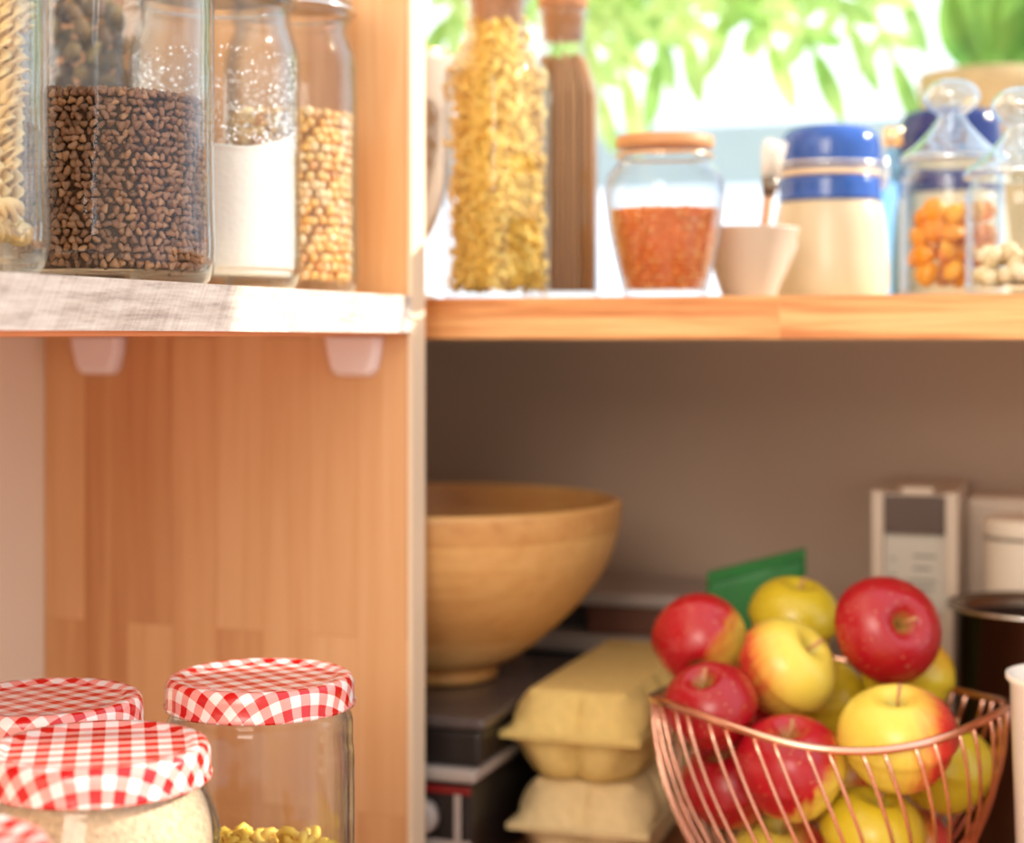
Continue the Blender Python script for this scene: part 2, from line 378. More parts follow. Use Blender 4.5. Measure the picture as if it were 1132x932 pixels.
# shelf unit
pn = empty('side_panel', (PX, PY0, BOARD), 'laminated pine upright side panel between the two shelves', 'panel')
def at_parent(o, parent):      # geometry given in room coordinates (z from eye) -> parent space
    o.location = (-parent.location.x, -parent.location.y, -(parent.location.z-E)); return o
at_parent(MB().box(WX+.0005, PX-.003, PY0, PY1, BOARD+.0005, 1.0).build('board', M['panel'], pn, smooth=False), pn)
at_parent(MB().box(PX-.0032, PX, PY0, PY1, BOARD+.0005, 1.0).build('front_edge', M['pale'], pn, smooth=False), pn)
def shelf_front():
    m, nt, b = new_mat('rough sawn pale edge')
    tc = N(nt, 'ShaderNodeTexCoord'); mp = N(nt, 'ShaderNodeMapping'); L(nt, tc.outputs['Object'], mp.inputs[0])
    mp.inputs['Scale'].default_value = (40, 6, 60); mp.inputs['Rotation'].default_value = (radians(-4), 0, 0)
    n1 = N(nt, 'ShaderNodeTexNoise', Scale=2.5, Detail=6.0, Roughness=.7); L(nt, mp.outputs[0], n1.inputs['Vector'])
    m0 = N(nt, 'ShaderNodeMapping'); L(nt, tc.outputs['Object'], m0.inputs[0]); m0.inputs['Rotation'].default_value = (radians(35), 0, 0)
    mp2 = N(nt, 'ShaderNodeMapping'); L(nt, m0.outputs[0], mp2.inputs[0]); mp2.inputs['Scale'].default_value = (1, 240, 16)
    n2 = N(nt, 'ShaderNodeTexNoise', Scale=1.6, Detail=3.0, Roughness=.6); L(nt, mp2.outputs[0], n2.inputs['Vector'])
    s = mathn(nt, 'ADD', mathn(nt, 'MULTIPLY', n1.outputs['Fac'], .76), mathn(nt, 'MULTIPLY', n2.outputs['Fac'], .24))
    r = ramp(nt, [(.34, rgb(172, 154, 142)), (.5, rgb(222, 208, 194)), (.66, rgb(250, 242, 230))]); L(nt, s, r.inputs[0])
    L(nt, r.outputs[0], b.inputs['Base Color']); b.inputs['Roughness'].default_value = .8
    bp = N(nt, 'ShaderNodeBump', Strength=.5, Distance=.0008); L(nt, s, bp.inputs['Height']); L(nt, bp.outputs[0], b.inputs['Normal'])
    return m
M['sawn'] = shelf_front()
sl = empty('wooden_shelf', (PX, .6, SHELF), 'pale shelf board with rough sawn front edge under the storage jars', 'shelf')
at_parent(MB().box(WX+.0005, PX-.004, .15, PY0-.0005, SHELF-.0235, SHELF).build('board', M['pale'], sl, smooth=False), sl)
at_parent(MB().box(WX+.0005, PX-.004, .15, PY0-.0005, SHELF-.0275, SHELF-.0236).build('underside', M['under'], sl, smooth=False), sl)
at_parent(MB().box(PX-.004, PX, .15, PY0-.0005, SHELF-.025, SHELF).build('front_edge', M['sawn'], sl, smooth=False), sl)
sr = empty('wooden_shelf', (-.1, 1.134, SHELF), 'honey pine shelf board with wavy grain in front of the window', 'shelf')
at_parent(MB().box(WX+.001, 1.0, 1.138, WY-.001, SHELF-.0295, SHELF).build('board', M['top'], sr, smooth=False), sr)
fe = MB().box(WX+.001, 1.0, 1.134, 1.1385, SHELF-.0295, SHELF-.0003).build('front_edge', M['orange'], sr, smooth=False); at_parent(fe, sr)
# worktop, L shaped
pts = [(WX+.001, .05), (-.27, .05), (-.27, .98), (1.0, .98), (1.0, WY-.001), (WX+.001, WY-.001)]
v = [(x, y, z) for z in (BOARD-.035, BOARD) for x, y in pts]
wt = mk('worktop', v, [tuple(range(6))[::-1], tuple(range(6, 12))]+[(i, (i+1) % 6, (i+1) % 6+6, i+6) for i in range(6)], M['worktop'], None, (0, 0, E), smooth=False)
props(wt, 'brown wooden worktop under the fruit basket and egg cartons', 'worktop')
for x0, x1, y0, y1 in ((WX+.02, -.30, .10, .12), (-.30, -.28, .12, 1.0), (.96, .98, 1.0, WY-.02), (-.28, .96, 1.01, 1.03)):
    MB().box(x0, x1, y0, y1, .0005, E+BOARD-.0355).build('support_panel', M['white_plastic'], wt, smooth=False).location = (0, 0, -E)
# brackets below the left shelf
def bracket(ax, lab):
    r = empty('shelf_bracket', (ax, PY0, SHELF-.0275), lab, 'bracket', 'white plastic shelf brackets')
    zt = -.0006; v = []; 
    prof = [(-.021, zt), (.021, zt), (.0195, -.012), (.0165, -.024), (.012, -.0285), (-.012, -.0285), (-.0165, -.024), (-.0195, -.012)]
    for d, k in ((0.0006, 1.0), (.010, .97), (.013, .85)):
        v += [(x*k, -d, z if j < 2 else z*k) for j, (x, z) in enumerate(prof)]
    n = 8; f = [tuple(range(n))[::-1], tuple(range(2*n, 3*n))]+[(a*n+i, a*n+(i+1) % n, (a+1)*n+(i+1) % n, (a+1)*n+i) for a in (0, 1) for i in range(n)]
    mk('cleat', v, f, M['bracket'], r, smooth=False, bevel=.0012)
    return r
bracket(-.678, 'white plastic bracket under the left shelf, the one next to the wall')
bracket(-.474, 'white plastic bracket under the left shelf, the one near the panel front edge')

# ------------------------------------------------------------------ jars on left shelf
JF = [(.90, 0), (.97, .002), (1.0, .010), (.985, .018), (.975, .026), (.975, .13), (.975, .15)]
def big_jar(loc, r, h, label, shoulder=.80, neck=.82, lidmat='chrome', group='glass storage jars on the left shelf', segs=72, bottom='round', thick=.0026):
    t = empty('glass_jar', (loc[0], loc[1], SHELF), label, 'jar', group)
    hs = h*shoulder
    prof = smoothprof([(r*.78, 0), (r*.91, .0015), (r*.975, .008), (r*1.0, .018), (r*.992, .034), (r*.982, .06), (r*.978, hs-.02), (r*.965, hs), (r*.90, hs+.012), (r*neck, hs+.02), (r*neck, hs+.026), (r*(neck+.04), hs+.028), (r*(neck+.04), hs+.033), (r*neck, hs+.036), (r*neck, h)], 4)
    jar_glass(prof, t, 'glass', thick, .007, segs)
    m = MB()                     # lid
    m.lathe([(0, h+.0005), (r*(neck+.06), h+.0005), (r*(neck+.08), h+.002), (r*(neck+.08), h+.014), (r*(neck+.04), h+.017), (0, h+.017)], 48)
    m.build('lid', M[lidmat], t)
    m = MB(); m.tube([(r*(neck+.1)*cos(q), r*(neck+.1)*sin(q), h-.004) for q in [2*pi*i/40 for i in range(40)]], .0012, 6, closed=True)
    m.build('wire_clip', M['chrome'], t)
    return t
j1 = (-.4955, .79); j0 = (-.4955, .632); j2 = (-.4915, .90); j3 = (-.490, 1.0); j4 = (-.632, .955)
big_jar(j0, .0575, .215, 'glass jar of spiral pasta, cut off by the left picture edge')
big_jar(j1, .057, .215, 'large glass jar filled more than halfway with brown buckwheat')
big_jar(j2, .052, .178, 'glass jar with white sugar between the buckwheat and the chickpeas', shoulder=.80, neck=.86)
big_jar(j3, .045, .19, 'narrow glass jar of yellow chickpeas beside the wooden panel', shoulder=.80, neck=.84)
big_jar(j4, .05, .24, 'glass jar of dark dried mushrooms standing behind the buckwheat jar')
G0 = SHELF+E+.0075
# buckwheat
def rj1(z): return .0526-(.0035*max(0, 1-(z/.014)) if z < .014 else 0)
p = pack_cyl(.0526, 0, .091, .00245, 2, rj1)
mb = fill('b', BUCK, p, None)
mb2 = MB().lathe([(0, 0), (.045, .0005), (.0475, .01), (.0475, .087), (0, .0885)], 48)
o = mb.build('buckwheat_grains', M['buckwheat'], None, (j1[0], j1[1], G0)); props(o, 'brown buckwheat grains in the large glass jar', 'buckwheat', None, 'stuff')
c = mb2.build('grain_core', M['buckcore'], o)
# sugar
pr = smoothprof([(0, 0), (.040, 0), (.0455, .004), (.0475, .012), (.0475, .076), (.046, .0785), (.03, .077), (.015, .0745), (0, .0735)], 4)
mb = MB().lathe(pr, 64)
vv = [(x, y, z+(.0035*sin(3*math.atan2(y, x)+.5)+.0045*(y/.05) if z > .07 else 0)) for x, y, z in mb.v]
o = mk('white_sugar', vv, mb.f, M['sugar'], None, (j2[0], j2[1], G0)); props(o, 'white sugar with a sloping top in the middle glass jar', 'sugar', None, 'stuff')
pc = []
for i in range(2200):
    t = random.uniform(0, 2*pi); z = .078+.055*random.random()**1.5
    dens = .5+.5*sin(t*2+1)*cos(z*90)
    if random.random() > .35+.65*dens: continue
    s = random.choice((.0003, .0003, .0004, .0006, .0009)); pc.append((Vector((.0479*cos(t), .0479*sin(t), z)), s, re()))
fill('d', ICO1, pc, None).build('clinging_crystals', M['sugardust'], o)
# chickpeas
p = pack_cyl(.0412, 0, .108, .0036, 2)
o = fill('c', PEA, p, None).build('dried_chickpeas', M['corn'], None, (j3[0], j3[1], G0)); props(o, 'dried yellow chickpeas in the narrow jar beside the wooden panel', 'chickpeas', None, 'stuff')
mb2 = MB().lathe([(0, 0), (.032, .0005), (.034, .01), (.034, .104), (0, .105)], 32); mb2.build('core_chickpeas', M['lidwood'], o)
# mushrooms
p = pack_cyl(.046, 0, .182, .0085, 2)
o = fill('m', flat_shape(), p, None).build('dried_mushrooms', M['dark'], None, (j4[0], j4[1], G0)); props(o, 'dark dried mushrooms in the jar behind the buckwheat', 'mushrooms', None, 'stuff')
# spiral pasta
def fusilli():
    vs = []; fs = []; n = 28; Lh = .017; R = .0058
    for b in range(3):
        base = len(vs)
        for i in range(n+1):
            z = -Lh+2*Lh*i/n; t = b*2*pi/3+i/n*3.2*pi; rr = R*min(1, .6+2.5*min(i, n-i)/n)
            for q, th in ((0.12, .0008), (1.0, .00055)):
                d = Vector((cos(t), sin(t), 0)); nn = Vector((-sin(t), cos(t), 0))
                vs.append(d*rr*q+nn*th+Vector((0, 0, z))); vs.append(d*rr*q-nn*th+Vector((0, 0, z)))
        for i in range(n):
            a = base+4*i; c2 = base+4*(i+1)
            fs += [(a, a+2, c2+2, c2), (a+3, a+1, c2+1, c2+3), (a+2, a+3, c2+3, c2+2), (a+1, a, c2, c2+1)]
        fs += [(base, base+1, base+3, base+2), (base+4*n+2, base+4*n+3, base+4*n+1, base+4*n)]
    return vs, fs
fv, ff = fusilli()
proto = mk('spiral_pasta', fv, ff, M['pasta'])
spots = []
tries = 0
while len(spots) < 190 and tries < 90000:
    tries += 1
    z = random.uniform(.010, .166); rr = random.choice((random.uniform(.008, .0455), random.uniform(.036, .0465))); t = random.uniform(0, 2*pi)
    q = Vector((rr*cos(t), rr*sin(t), z))
    if all((q-s).length > .0128 for s in spots): spots.append(q)
for i, q in enumerate(spots):
    o = proto if i == 0 else proto.copy()
    if i: C.objects.link(o)
    o.location = (j0[0]+q.x, j0[1]+q.y, G0+q.z)
    tang = math.atan2(q.y, q.x)+pi/2
    tilt = random.uniform(.0, .75) if .022 < q.z < .15 else random.uniform(1.3, 1.57)
    if math.hypot(q.x, q.y) > .032: d = Euler((0, tilt if q.z > .025 else 1.5, tang))
    else: d = Euler((0, tilt, random.uniform(0, 6.28)))
    o.rotation_euler = d
    props(o, 'cream spiral pasta piece in the jar at the left picture edge', 'pasta', 'spiral pasta in the left jar')

# ------------------------------------------------------------------ gingham lid jars
def gingham_jar(px, py, Z, label, body=1.08, rotz=.5):
    c = W(px, py, Z); R = .05
    t = empty('lidded_jar', (c.x, c.y, BOARD), label, 'jar', 'jars with gingham lids', rot=(0, 0, rotz))
    h = c.z-BOARD            # lid top height
    rb = R*body
    prof = smoothprof([(rb*.82, .0005), (rb*.95, .003), (rb, .012), (rb, h*.35), (rb, h-.050), (rb*.985, h-.035), (R*.98, h-.022), (R*.93, h-.016), (R*.92, h-.004)], 4)
    jar_glass(prof, t, 'glass', .0028, .006, 72)
    # lid with its printed pattern unrolled from the centre
    lp = [(0, 0), (R*.3, 0), (R*.55, 0), (R*.80, 0), (R*.84, .0012), (R*.93, .0016), (R*.965, .0008), (R*.99, -.0015), (R, -.0045), (R, -.0115), (R*1.015, -.0128), (R*1.01, -.0142), (R*.97, -.014)]
    seg = 96; vs = []; uv = []; fs = []; s = 0; pr = None
    for i, (r, z) in enumerate(lp):
        if pr: s += math.hypot(r-pr[0], z-pr[1])
        pr = (r, z)
        for k in range(seg):
            q = 2*pi*k/seg; w = 1+(.0 if i < 8 else .004*sin(24*q))
            vs.append((r*w*cos(q), r*w*sin(q), h+z)); uv.append((s*cos(q), s*sin(q)))
    for i in range(len(lp)-1):
        for k in range(seg):
            k2 = (k+1) % seg; fs.append((i*seg+k, i*seg+k2, (i+1)*seg+k2, (i+1)*seg+k))
    mk('screw_lid', vs, fs, M['gingham'], t, uvs=uv)
    return t, h, rb
g1, h1, rb1 = gingham_jar(108, 826, .75, 'breadcrumb jar with red and white gingham lid, largest of the lidded jars', 1.09, .55)
g2, h2, rb2 = gingham_jar(288, 749, .894, 'gingham lidded jar with yellow pasta in front of the wooden panel', 1.0, .95)
g3, h3, rb3 = gingham_jar(47, 773, .848, 'gingham lidded jar standing behind the breadcrumb jar', 1.03, 1.2)
g4, h4, rb4 = gingham_jar(-104, 943, .592, 'gingham lidded jar at the bottom left picture corner', 1.05, .2)
def content(g, rb, top, name, mat, label, cat):
    pr = smoothprof([(0, .0065), (rb*.78, .0068), (rb*.92, .010), (rb-.0036, .016), (rb-.0036, min(top, .14)), (rb-.0040, top-.026), (rb-.0062, top-.014), (.0435, top-.004), (.0405, top)] + [(rb*.4, top+.001), (0, top+.001)], 4)
    o = MB().lathe(pr, 64).build(name, M[mat], None, (g.location.x, g.location.y, g.location.z)); props(o, label, cat, None, 'stuff'); return o
content(g1, rb1, h1-.014, 'breadcrumbs', 'crumbs', 'tan breadcrumbs filling the largest gingham lidded jar', 'breadcrumbs')
content(g3, rb3, h3-.05, 'breadcrumbs', 'crumbs', 'tan crumbs in the jar behind the breadcrumb jar', 'breadcrumbs')
content(g4, rb4, h4-.06, 'breadcrumbs', 'crumbs', 'tan crumbs in the jar at the bottom left picture corner', 'breadcrumbs')
# yellow pasta in jar 2: mass below, single pieces on top
topz = .112
pm = pack_cyl(rb2-.004, .008, topz-.012, .0075, 1)
o = fill('y', ELB, pm, None).build('yellow_pasta_mass', M['yellowpasta'], None, tuple(g2.location)); props(o, 'yellow elbow pasta deep in the jar in front of the panel', 'pasta', None, 'stuff')
def knot():
    mb = MB(); n = 22
    pts = [((.0045+.0022*cos(3*q/1.0))*cos(q*2), (.0045+.0022*cos(3*q))*sin(q*2), .0028*sin(3*q)) for q in [2*pi*i/n for i in range(n)]]
    mb.tube(pts, .0025, 7, closed=True); return mb
pk = knot().build('pasta_piece', M['pasta'] if False else plain('egg yellow pasta', rgb(250, 210, 84), .5, var=.08, scale=200))
cnt = 0; spots = []; tries = 0
while cnt < 58 and tries < 9000:
    tries += 1
    rr = (rb2-.0125)*math.sqrt(random.random()); t = random.uniform(0, 6.28); z = topz-.006+random.uniform(-.012, .012)
    q = Vector((rr*cos(t), rr*sin(t), z))
    if any((q-s).length < .0105 for s in spots): continue
    spots.append(q); o = pk if cnt == 0 else pk.copy()
    if cnt: C.objects.link(o)
    o.location = g2.location+q; o.rotation_euler = re(); cnt += 1
    props(o, 'small curled yellow pasta piece on top in the jar before the panel', 'pasta', 'curled pasta in the gingham lidded jar')

# ------------------------------------------------------------------ right shelf
GR = 'containers on the right shelf'
def place(name, px, Z, label, cat, rz=0, z=SHELF):
    c = W(px, 371, Z); return empty(name, (c.x, c.y, z), label, cat, None, (0, 0, rz))
# footed white vase
t = place('porcelain_goblet', 437, 1.30, 'white footed goblet half hidden behind the wooden panel', 'goblet')
pr = smoothprof([(.030, 0), (.031, .003), (.012, .010), (.009, .022), (.016, .034), (.032, .060), (.041, .095), (.045, .14), (.046, .190)], 5)
MB().lathe([(0, 0)]+pr+[(.0435, .190)]+[(max(r-.003, 0), z) for r, z in pr[::-1] if z > .05]+[(0, .05)], 56).build('cup', M['bowlwhite'], t)
MB().tube([(.0452*cos(q), .0452*sin(q), .1895) for q in [2*pi*i/48 for i in range(48)]], .0014, 6, closed=True).build('gilt_rim', M['brass'], t)
# square bottles with cork
def square_bottle(px, Z, r, hb, hn, rn, label, rz, corkh=.03):
    t = place('square_glass_bottle', px, Z, label, 'bottle', rz)
    sq = squircle(4.5)
    prof = [(r*.93, 0), (r, .004), (r, .01), (r, hb*.5), (r, hb-.004), (r*.97, hb), (rn*1.05, hn-.006), (rn, hn), (rn, hn+.022), (rn*1.12, hn+.024), (rn*1.12, hn+.030), (rn, hn+.031)]
    P = shell(prof, .0025, .006); nn = len(P)
    def shp(tt, i):
        z = P[i][1]; k = 1 if z <= hb else max(0, 1-(z-hb)/(hn-hb)); return 1+(sq(tt, i)-1)*k
    MB().lathe(P, 64, shape=shp).build('glass_body', M['glass_blur'], t)
    MB().lathe([(0, hn+.008), (rn*.84, hn+.008), (rn*.90, hn+.0315), (rn*1.05, hn+.032), (rn*1.1, hn+.032+corkh), (0, hn+.032+corkh)], 32).build('cork_stopper', M['cork'], t)
    return t
sb1 = square_bottle(549, 1.24, .0325, .168, .196, .022, 'tall square bottle packed with yellow pasta and closed with cork', .78+.33)
sb2 = square_bottle(622, 1.33, .0290, .166, .200, .0185, 'square corked bottle of brown wholegrain spaghetti behind the yellow pasta', .30)
# pasta in bottle 1
pc = []
s = .0060; z = .012
while z < .205:
    hw = .0256 if z < .166 else max(.0135, .0256-(z-.166)*.42)
    for sx in range(-5, 6):
        for sy in range(-5, 6):
            x, y = sx*hw/5, sy*hw/5
            if max(abs(x), abs(y)) < hw*.75: continue
            pc.append((Vector((x+random.uniform(-.001, .001), y+random.uniform(-.001, .001), z+random.uniform(-.002, .002))), s*random.uniform(.85, 1.1), re()))
    z += .0068
for i in range(40): pc.append((Vector((random.uniform(-.013, .013), random.uniform(-.013, .013), .205+random.uniform(-.002, .003))), s, re()))
mb = fill('p', ELB, [(Vector((p.x*.88, p.y*.88, p.z)), q*.75, e) for p, q, e in pc], None)
o = mb.build('elbow_pasta', M['yellowpasta'], None, tuple(sb1.location), rot=tuple(sb1.rotation_euler)); props(o, 'yellow pasta packed inside the tall square bottle', 'pasta', None, 'stuff')
MB().lathe([(0, .008), (.0235, .008), (.0235, .166), (.016, .188), (.011, .203), (0, .204)], 24).build('pasta_core', M['yellowpasta'], o)
# wholegrain spaghetti
mb = MB()
for i in range(12):
    for k in range(12):
        x = -.0235+.047*i/11; y = -.0235+.047*k/11
        if max(abs(x), abs(y)) < .017: continue
        mb.tube([(x, y, .008), (x+random.uniform(-.0006, .0006), y, .160+random.uniform(-.002, .002)), (x*.66, y*.66, .190+random.uniform(-.003, .005))], .0020, 6)
o = mb.build('wholegrain_spaghetti', M['brownpasta'], None, tuple(sb2.location), rot=tuple(sb2.rotation_euler)); props(o, 'brown spaghetti strands inside the square corked bottle', 'spaghetti', None, 'stuff')
MB().box(-.016, .016, -.016, .016, .008, .165).build('strand_core', M['brownpasta'], o)
# lentil jar
t = place('lentil_jar', 735, 1.2, 'rounded glass jar of orange lentils with flat wooden lid', 'jar')
hj = .1085
prl = smoothprof([(.028, 0), (.0300, .003), (.034, .02), (.0395, .045), (.0425, .068), (.0432, .076), (.0405, .088), (.0348, .095), (.0335, .0995), (.034, hj-.004), (.0345, hj-.003)], 4)
jar_glass(prl, t, 'glass_blur', .002, .005, 56)
MB().lathe([(0, hj-.002), (.0345, hj-.002), (.0350, hj), (.0350, hj+.005), (.034, hj+.0065), (0, hj+.0065)], 48).build('wooden_lid', M['lidwood'], t)
MB().tube([(.0345*cos(q), .0345*sin(q), hj-.0075) for q in [2*pi*i/48 for i in range(48)]], .0011, 6, closed=True).build('wire_clip', M['brass'], t)
def rl(z):
    pts = [(.0, .0285), (.015, .0330), (.04, .0388), (.056, .0408), (.068, .0412)]
    for (a, ra), (b, rb) in zip(pts, pts[1:]):
        if z <= b: return ra+(rb-ra)*(z-a)/(b-a)
    return .040
p = pack_cyl(.04, 0, .056, .0022, 2, rl)
v_, f_ = flat_shape()
o = fill('l', (v_, f_), p, None).build('orange_lentils', M['lentils'], None, (t.location.x, t.location.y, t.location.z+.0055)); props(o, 'orange lentils in the rounded jar with the wooden lid', 'lentils', None, 'stuff')
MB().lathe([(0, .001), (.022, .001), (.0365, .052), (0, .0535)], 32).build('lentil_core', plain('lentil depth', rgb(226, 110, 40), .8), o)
# white bowl
t = place('porcelain_bowl', 828, 1.26, 'small flared white bowl between the lentil jar and the cream crock', 'bowl')
prb = smoothprof([(.0185, 0), (.020, .002), (.0215, .006), (.027, .022), (.033, .040), (.038, .0535)], 5)
MB().lathe([(0, .0)]+prb+[(.0368, .0535)]+[(max(r-.0022, 0), z) for r, z in prb[::-1] if z > .004]+[(0, .004)], 56).build('bowl_body', M['bowlwhite'], t)
tb = t.location
t = empty('pastry_brush', (tb.x+.006, tb.y, SHELF+.006), 'short brush with copper ferrule standing in the white bowl', 'brush', rot=(0, .12, 0))
MB().tube([(0, 0, 0), (0, 0, .03), (0, 0, .072)], [.003, .0032, .0036], 12).build('handle', M['cork'], t)
MB().tube([(0, 0, .072), (0, 0, .086)], [.0048, .0068], 12).build('ferrule', M['steel'], t)
mb = MB()
for i in range(60):
    q = random.uniform(0, 6.28); r = .0062*math.sqrt(random.random())
    mb.tube([(r*cos(q), r*sin(q), .084), (r*1.6*cos(q), r*1.5*sin(q), .112+random.uniform(-.003, .003))], .0006, 4)
props(mb.build('bristles', M['porcelain'], t), kind='stuff')
t = empty('spatula', (tb.x+.002, tb.y+.012, SHELF+.010), 'white curved scraper lying in the white bowl', 'spatula', rot=(0, .55, .3))
mb = MB(); vs = []; fs = []
for i in range(9):
    a = -1+2*i/8
    for j in range(7):
        h = j/6; vs.append((.016*a*(1-.25*h*h), .003*cos(a*1.4), .052*h*(1-.18*a*a)))
for i in range(8):
    for j in range(6): fs.append((i*7+j, (i+1)*7+j, (i+1)*7+j+1, i*7+j+1))
o = mk('blade', vs, fs, M['porcelain'], t); md = o.modifiers.new('thick', 'SOLIDIFY'); md.thickness = .0015
# cream crocks with blue lids
def crock(px, Z, r, h, label, blue, name='stoneware_crock'):
    t = place(name, px, Z, label, 'crock')
    hb = h*.56
    pr = smoothprof([(r*.90, 0), (r*.96, .003), (r*.995, .012), (r, .025), (r*.985, hb*.45), (r*.93, hb*.8), (r*.86, hb)], 5)
    MB().lathe([(0, 0)]+pr+[(r*.82, hb), (r*.80, hb-.004)]+[(max(q-.005, 0), z) for q, z in pr[::-1] if z > .008 and z < hb-.005]+[(0, .008)], 64).build('crock_body', M['cream'], t)
    MB().lathe(smoothprof([(r*.60, hb+.001), (r*.86, hb+.001), (r*.865, hb+.006), (r*.86, hb+.016), (r*.82, hb+.020), (r*.6, hb+.0205)], 3), 64).build('glazed_collar', M[blue], t)
    z0 = hb+.0262
    MB().lathe(smoothprof([(0, z0), (r*.80, z0), (r*.85, z0+.003), (r*.86, z0+.014), (r*.83, h-.010), (r*.66, h-.002), (r*.3, h), (0, h)], 3), 64).build('domed_lid', M[blue], t)
    MB().lathe([(r*.62, hb+.0208), (r*.84, hb+.0208), (r*.86, hb+.0232), (r*.84, hb+.0258), (r*.62, hb+.0258)], 64).build('seal_ring', plain('cream rubber seal', rgb(236, 214, 184), .4), t)
    mb = MB()
    for sgn in (1, -1):
        for d in (-.008, .008):
            mb.tube([(d, sgn*r*.9, hb+.01), (d, sgn*(r*.97), hb+.024), (d*.6, sgn*(r*.95), hb+.034), (d*.5, sgn*(r*.87), hb+.042)], .0013, 6)
    mb.tube([(r*.895*cos(q), r*.895*sin(q), hb+.030) for q in [2*pi*i/48 for i in range(48)]], .0013, 6, closed=True)
    o = mb.build('wire_clasp', M['chrome'], t, rot=(0, 0, YAW+pi/2+.0)); return t
crock(917, 1.34, .0465, .1405, 'cream stoneware crock with glossy blue lid and wire clasp', 'blue')
crock(1050, 1.43, .050, .166, 'blue lidded crock almost hidden behind the knobbed glass jar', 'navy')
# pale blue bottle
t = place('blue_glass_bottle', 988, 1.40, 'pale blue glass bottle between the crock and the knobbed jar', 'bottle')
jar_glass(smoothprof([(.014, 0), (.0165, .003), (.0165, .09), (.015, .105), (.008, .118), (.007, .130)], 4), t, 'glass_blue', .002, .004, 40)
MB().lathe([(0, .1305), (.009, .1305), (.009, .145), (.007, .147), (0, .147)], 28).build('metal_cap', M['brass'], t)
# glass jars with knob lids
def knob_jar(px, Z, r, hb, label, rimz):
    t = place('knobbed_glass_jar', px, Z, label, 'jar')
    jar_glass(smoothprof([(r*.9, 0), (r*.98, .003), (r, .008), (r, hb*.5), (r, hb-.014), (r*.97, hb-.008), (r*.90, hb-.003), (r*.90, hb)], 4), t, 'glass_blur', .0022, .005, 64)
    z = hb
    prof = smoothprof([(r*.0, z+.001), (r*.85, z+.001), (r*1.0, z+.001), (r*1.03, z+.004), (r*.98, z+.007), (r*.70, z+.015), (r*.42, z+.026), (r*.30, z+.032), (r*.26, z+.036), (r*.42, z+.041), (r*.54, z+.048), (r*.47, z+.056), (r*.25, z+.061), (0, z+.0618)], 4)
    inner = [(max(q-.0022, 0), zz-.001) for q, zz in prof[::-1] if z+.006 < zz < z+.030]
    lid = MB().lathe(prof, 56); 
    lid.build('knobbed_lid', glass('moulded lid glass', tint=(.86, .93, 1, 1), base=.26, gloss=(.85, .93, 1, 1), rough=.03, bumpy=.6), t)
    MB().tube([(r*1.0*cos(q), r*1.0*sin(q), z+.003) for q in [2*pi*i/48 for i in range(48)]], .0014, 6, closed=True).build('seal_ring', M['glass_blur'], t)
    return t
ka = knob_jar(1052, 1.2, .0365, .0945, 'knobbed glass jar of orange dried apricots, the taller one', 0)
kb = knob_jar(1130, 1.12, .0375, .0770, 'knobbed glass jar of pale nuts at the right picture edge', 0)
p = pack_cyl(.0345, 0, .047, .0088, 3, bumpy=.9)
p = [(a, b*.98, c) for a, b, c in p]
o = fill('a', (lambda v, f: ([Vector((q.x, q.y*.9, q.z*.55)) for q in v], f))(*ICO2), p, None).build('dried_apricots', M['orangefruit'], None, (ka.location.x, ka.location.y, ka.location.z+.008)); props(o, 'orange dried apricots in the taller knobbed glass jar', 'dried fruit', None, 'stuff')
p = pack_cyl(.0355, 0, .014, .0062, 2, bumpy=1.6)
p = [(a*.97, b, c) for a, b, c in p]
o = fill('n', PEA, p, None).build('blanched_nuts', M['nuts'], None, (kb.location.x, kb.location.y, kb.location.z+.0065)); props(o, 'pale blanched nuts in the knobbed jar at the right edge', 'nuts', None, 'stuff')

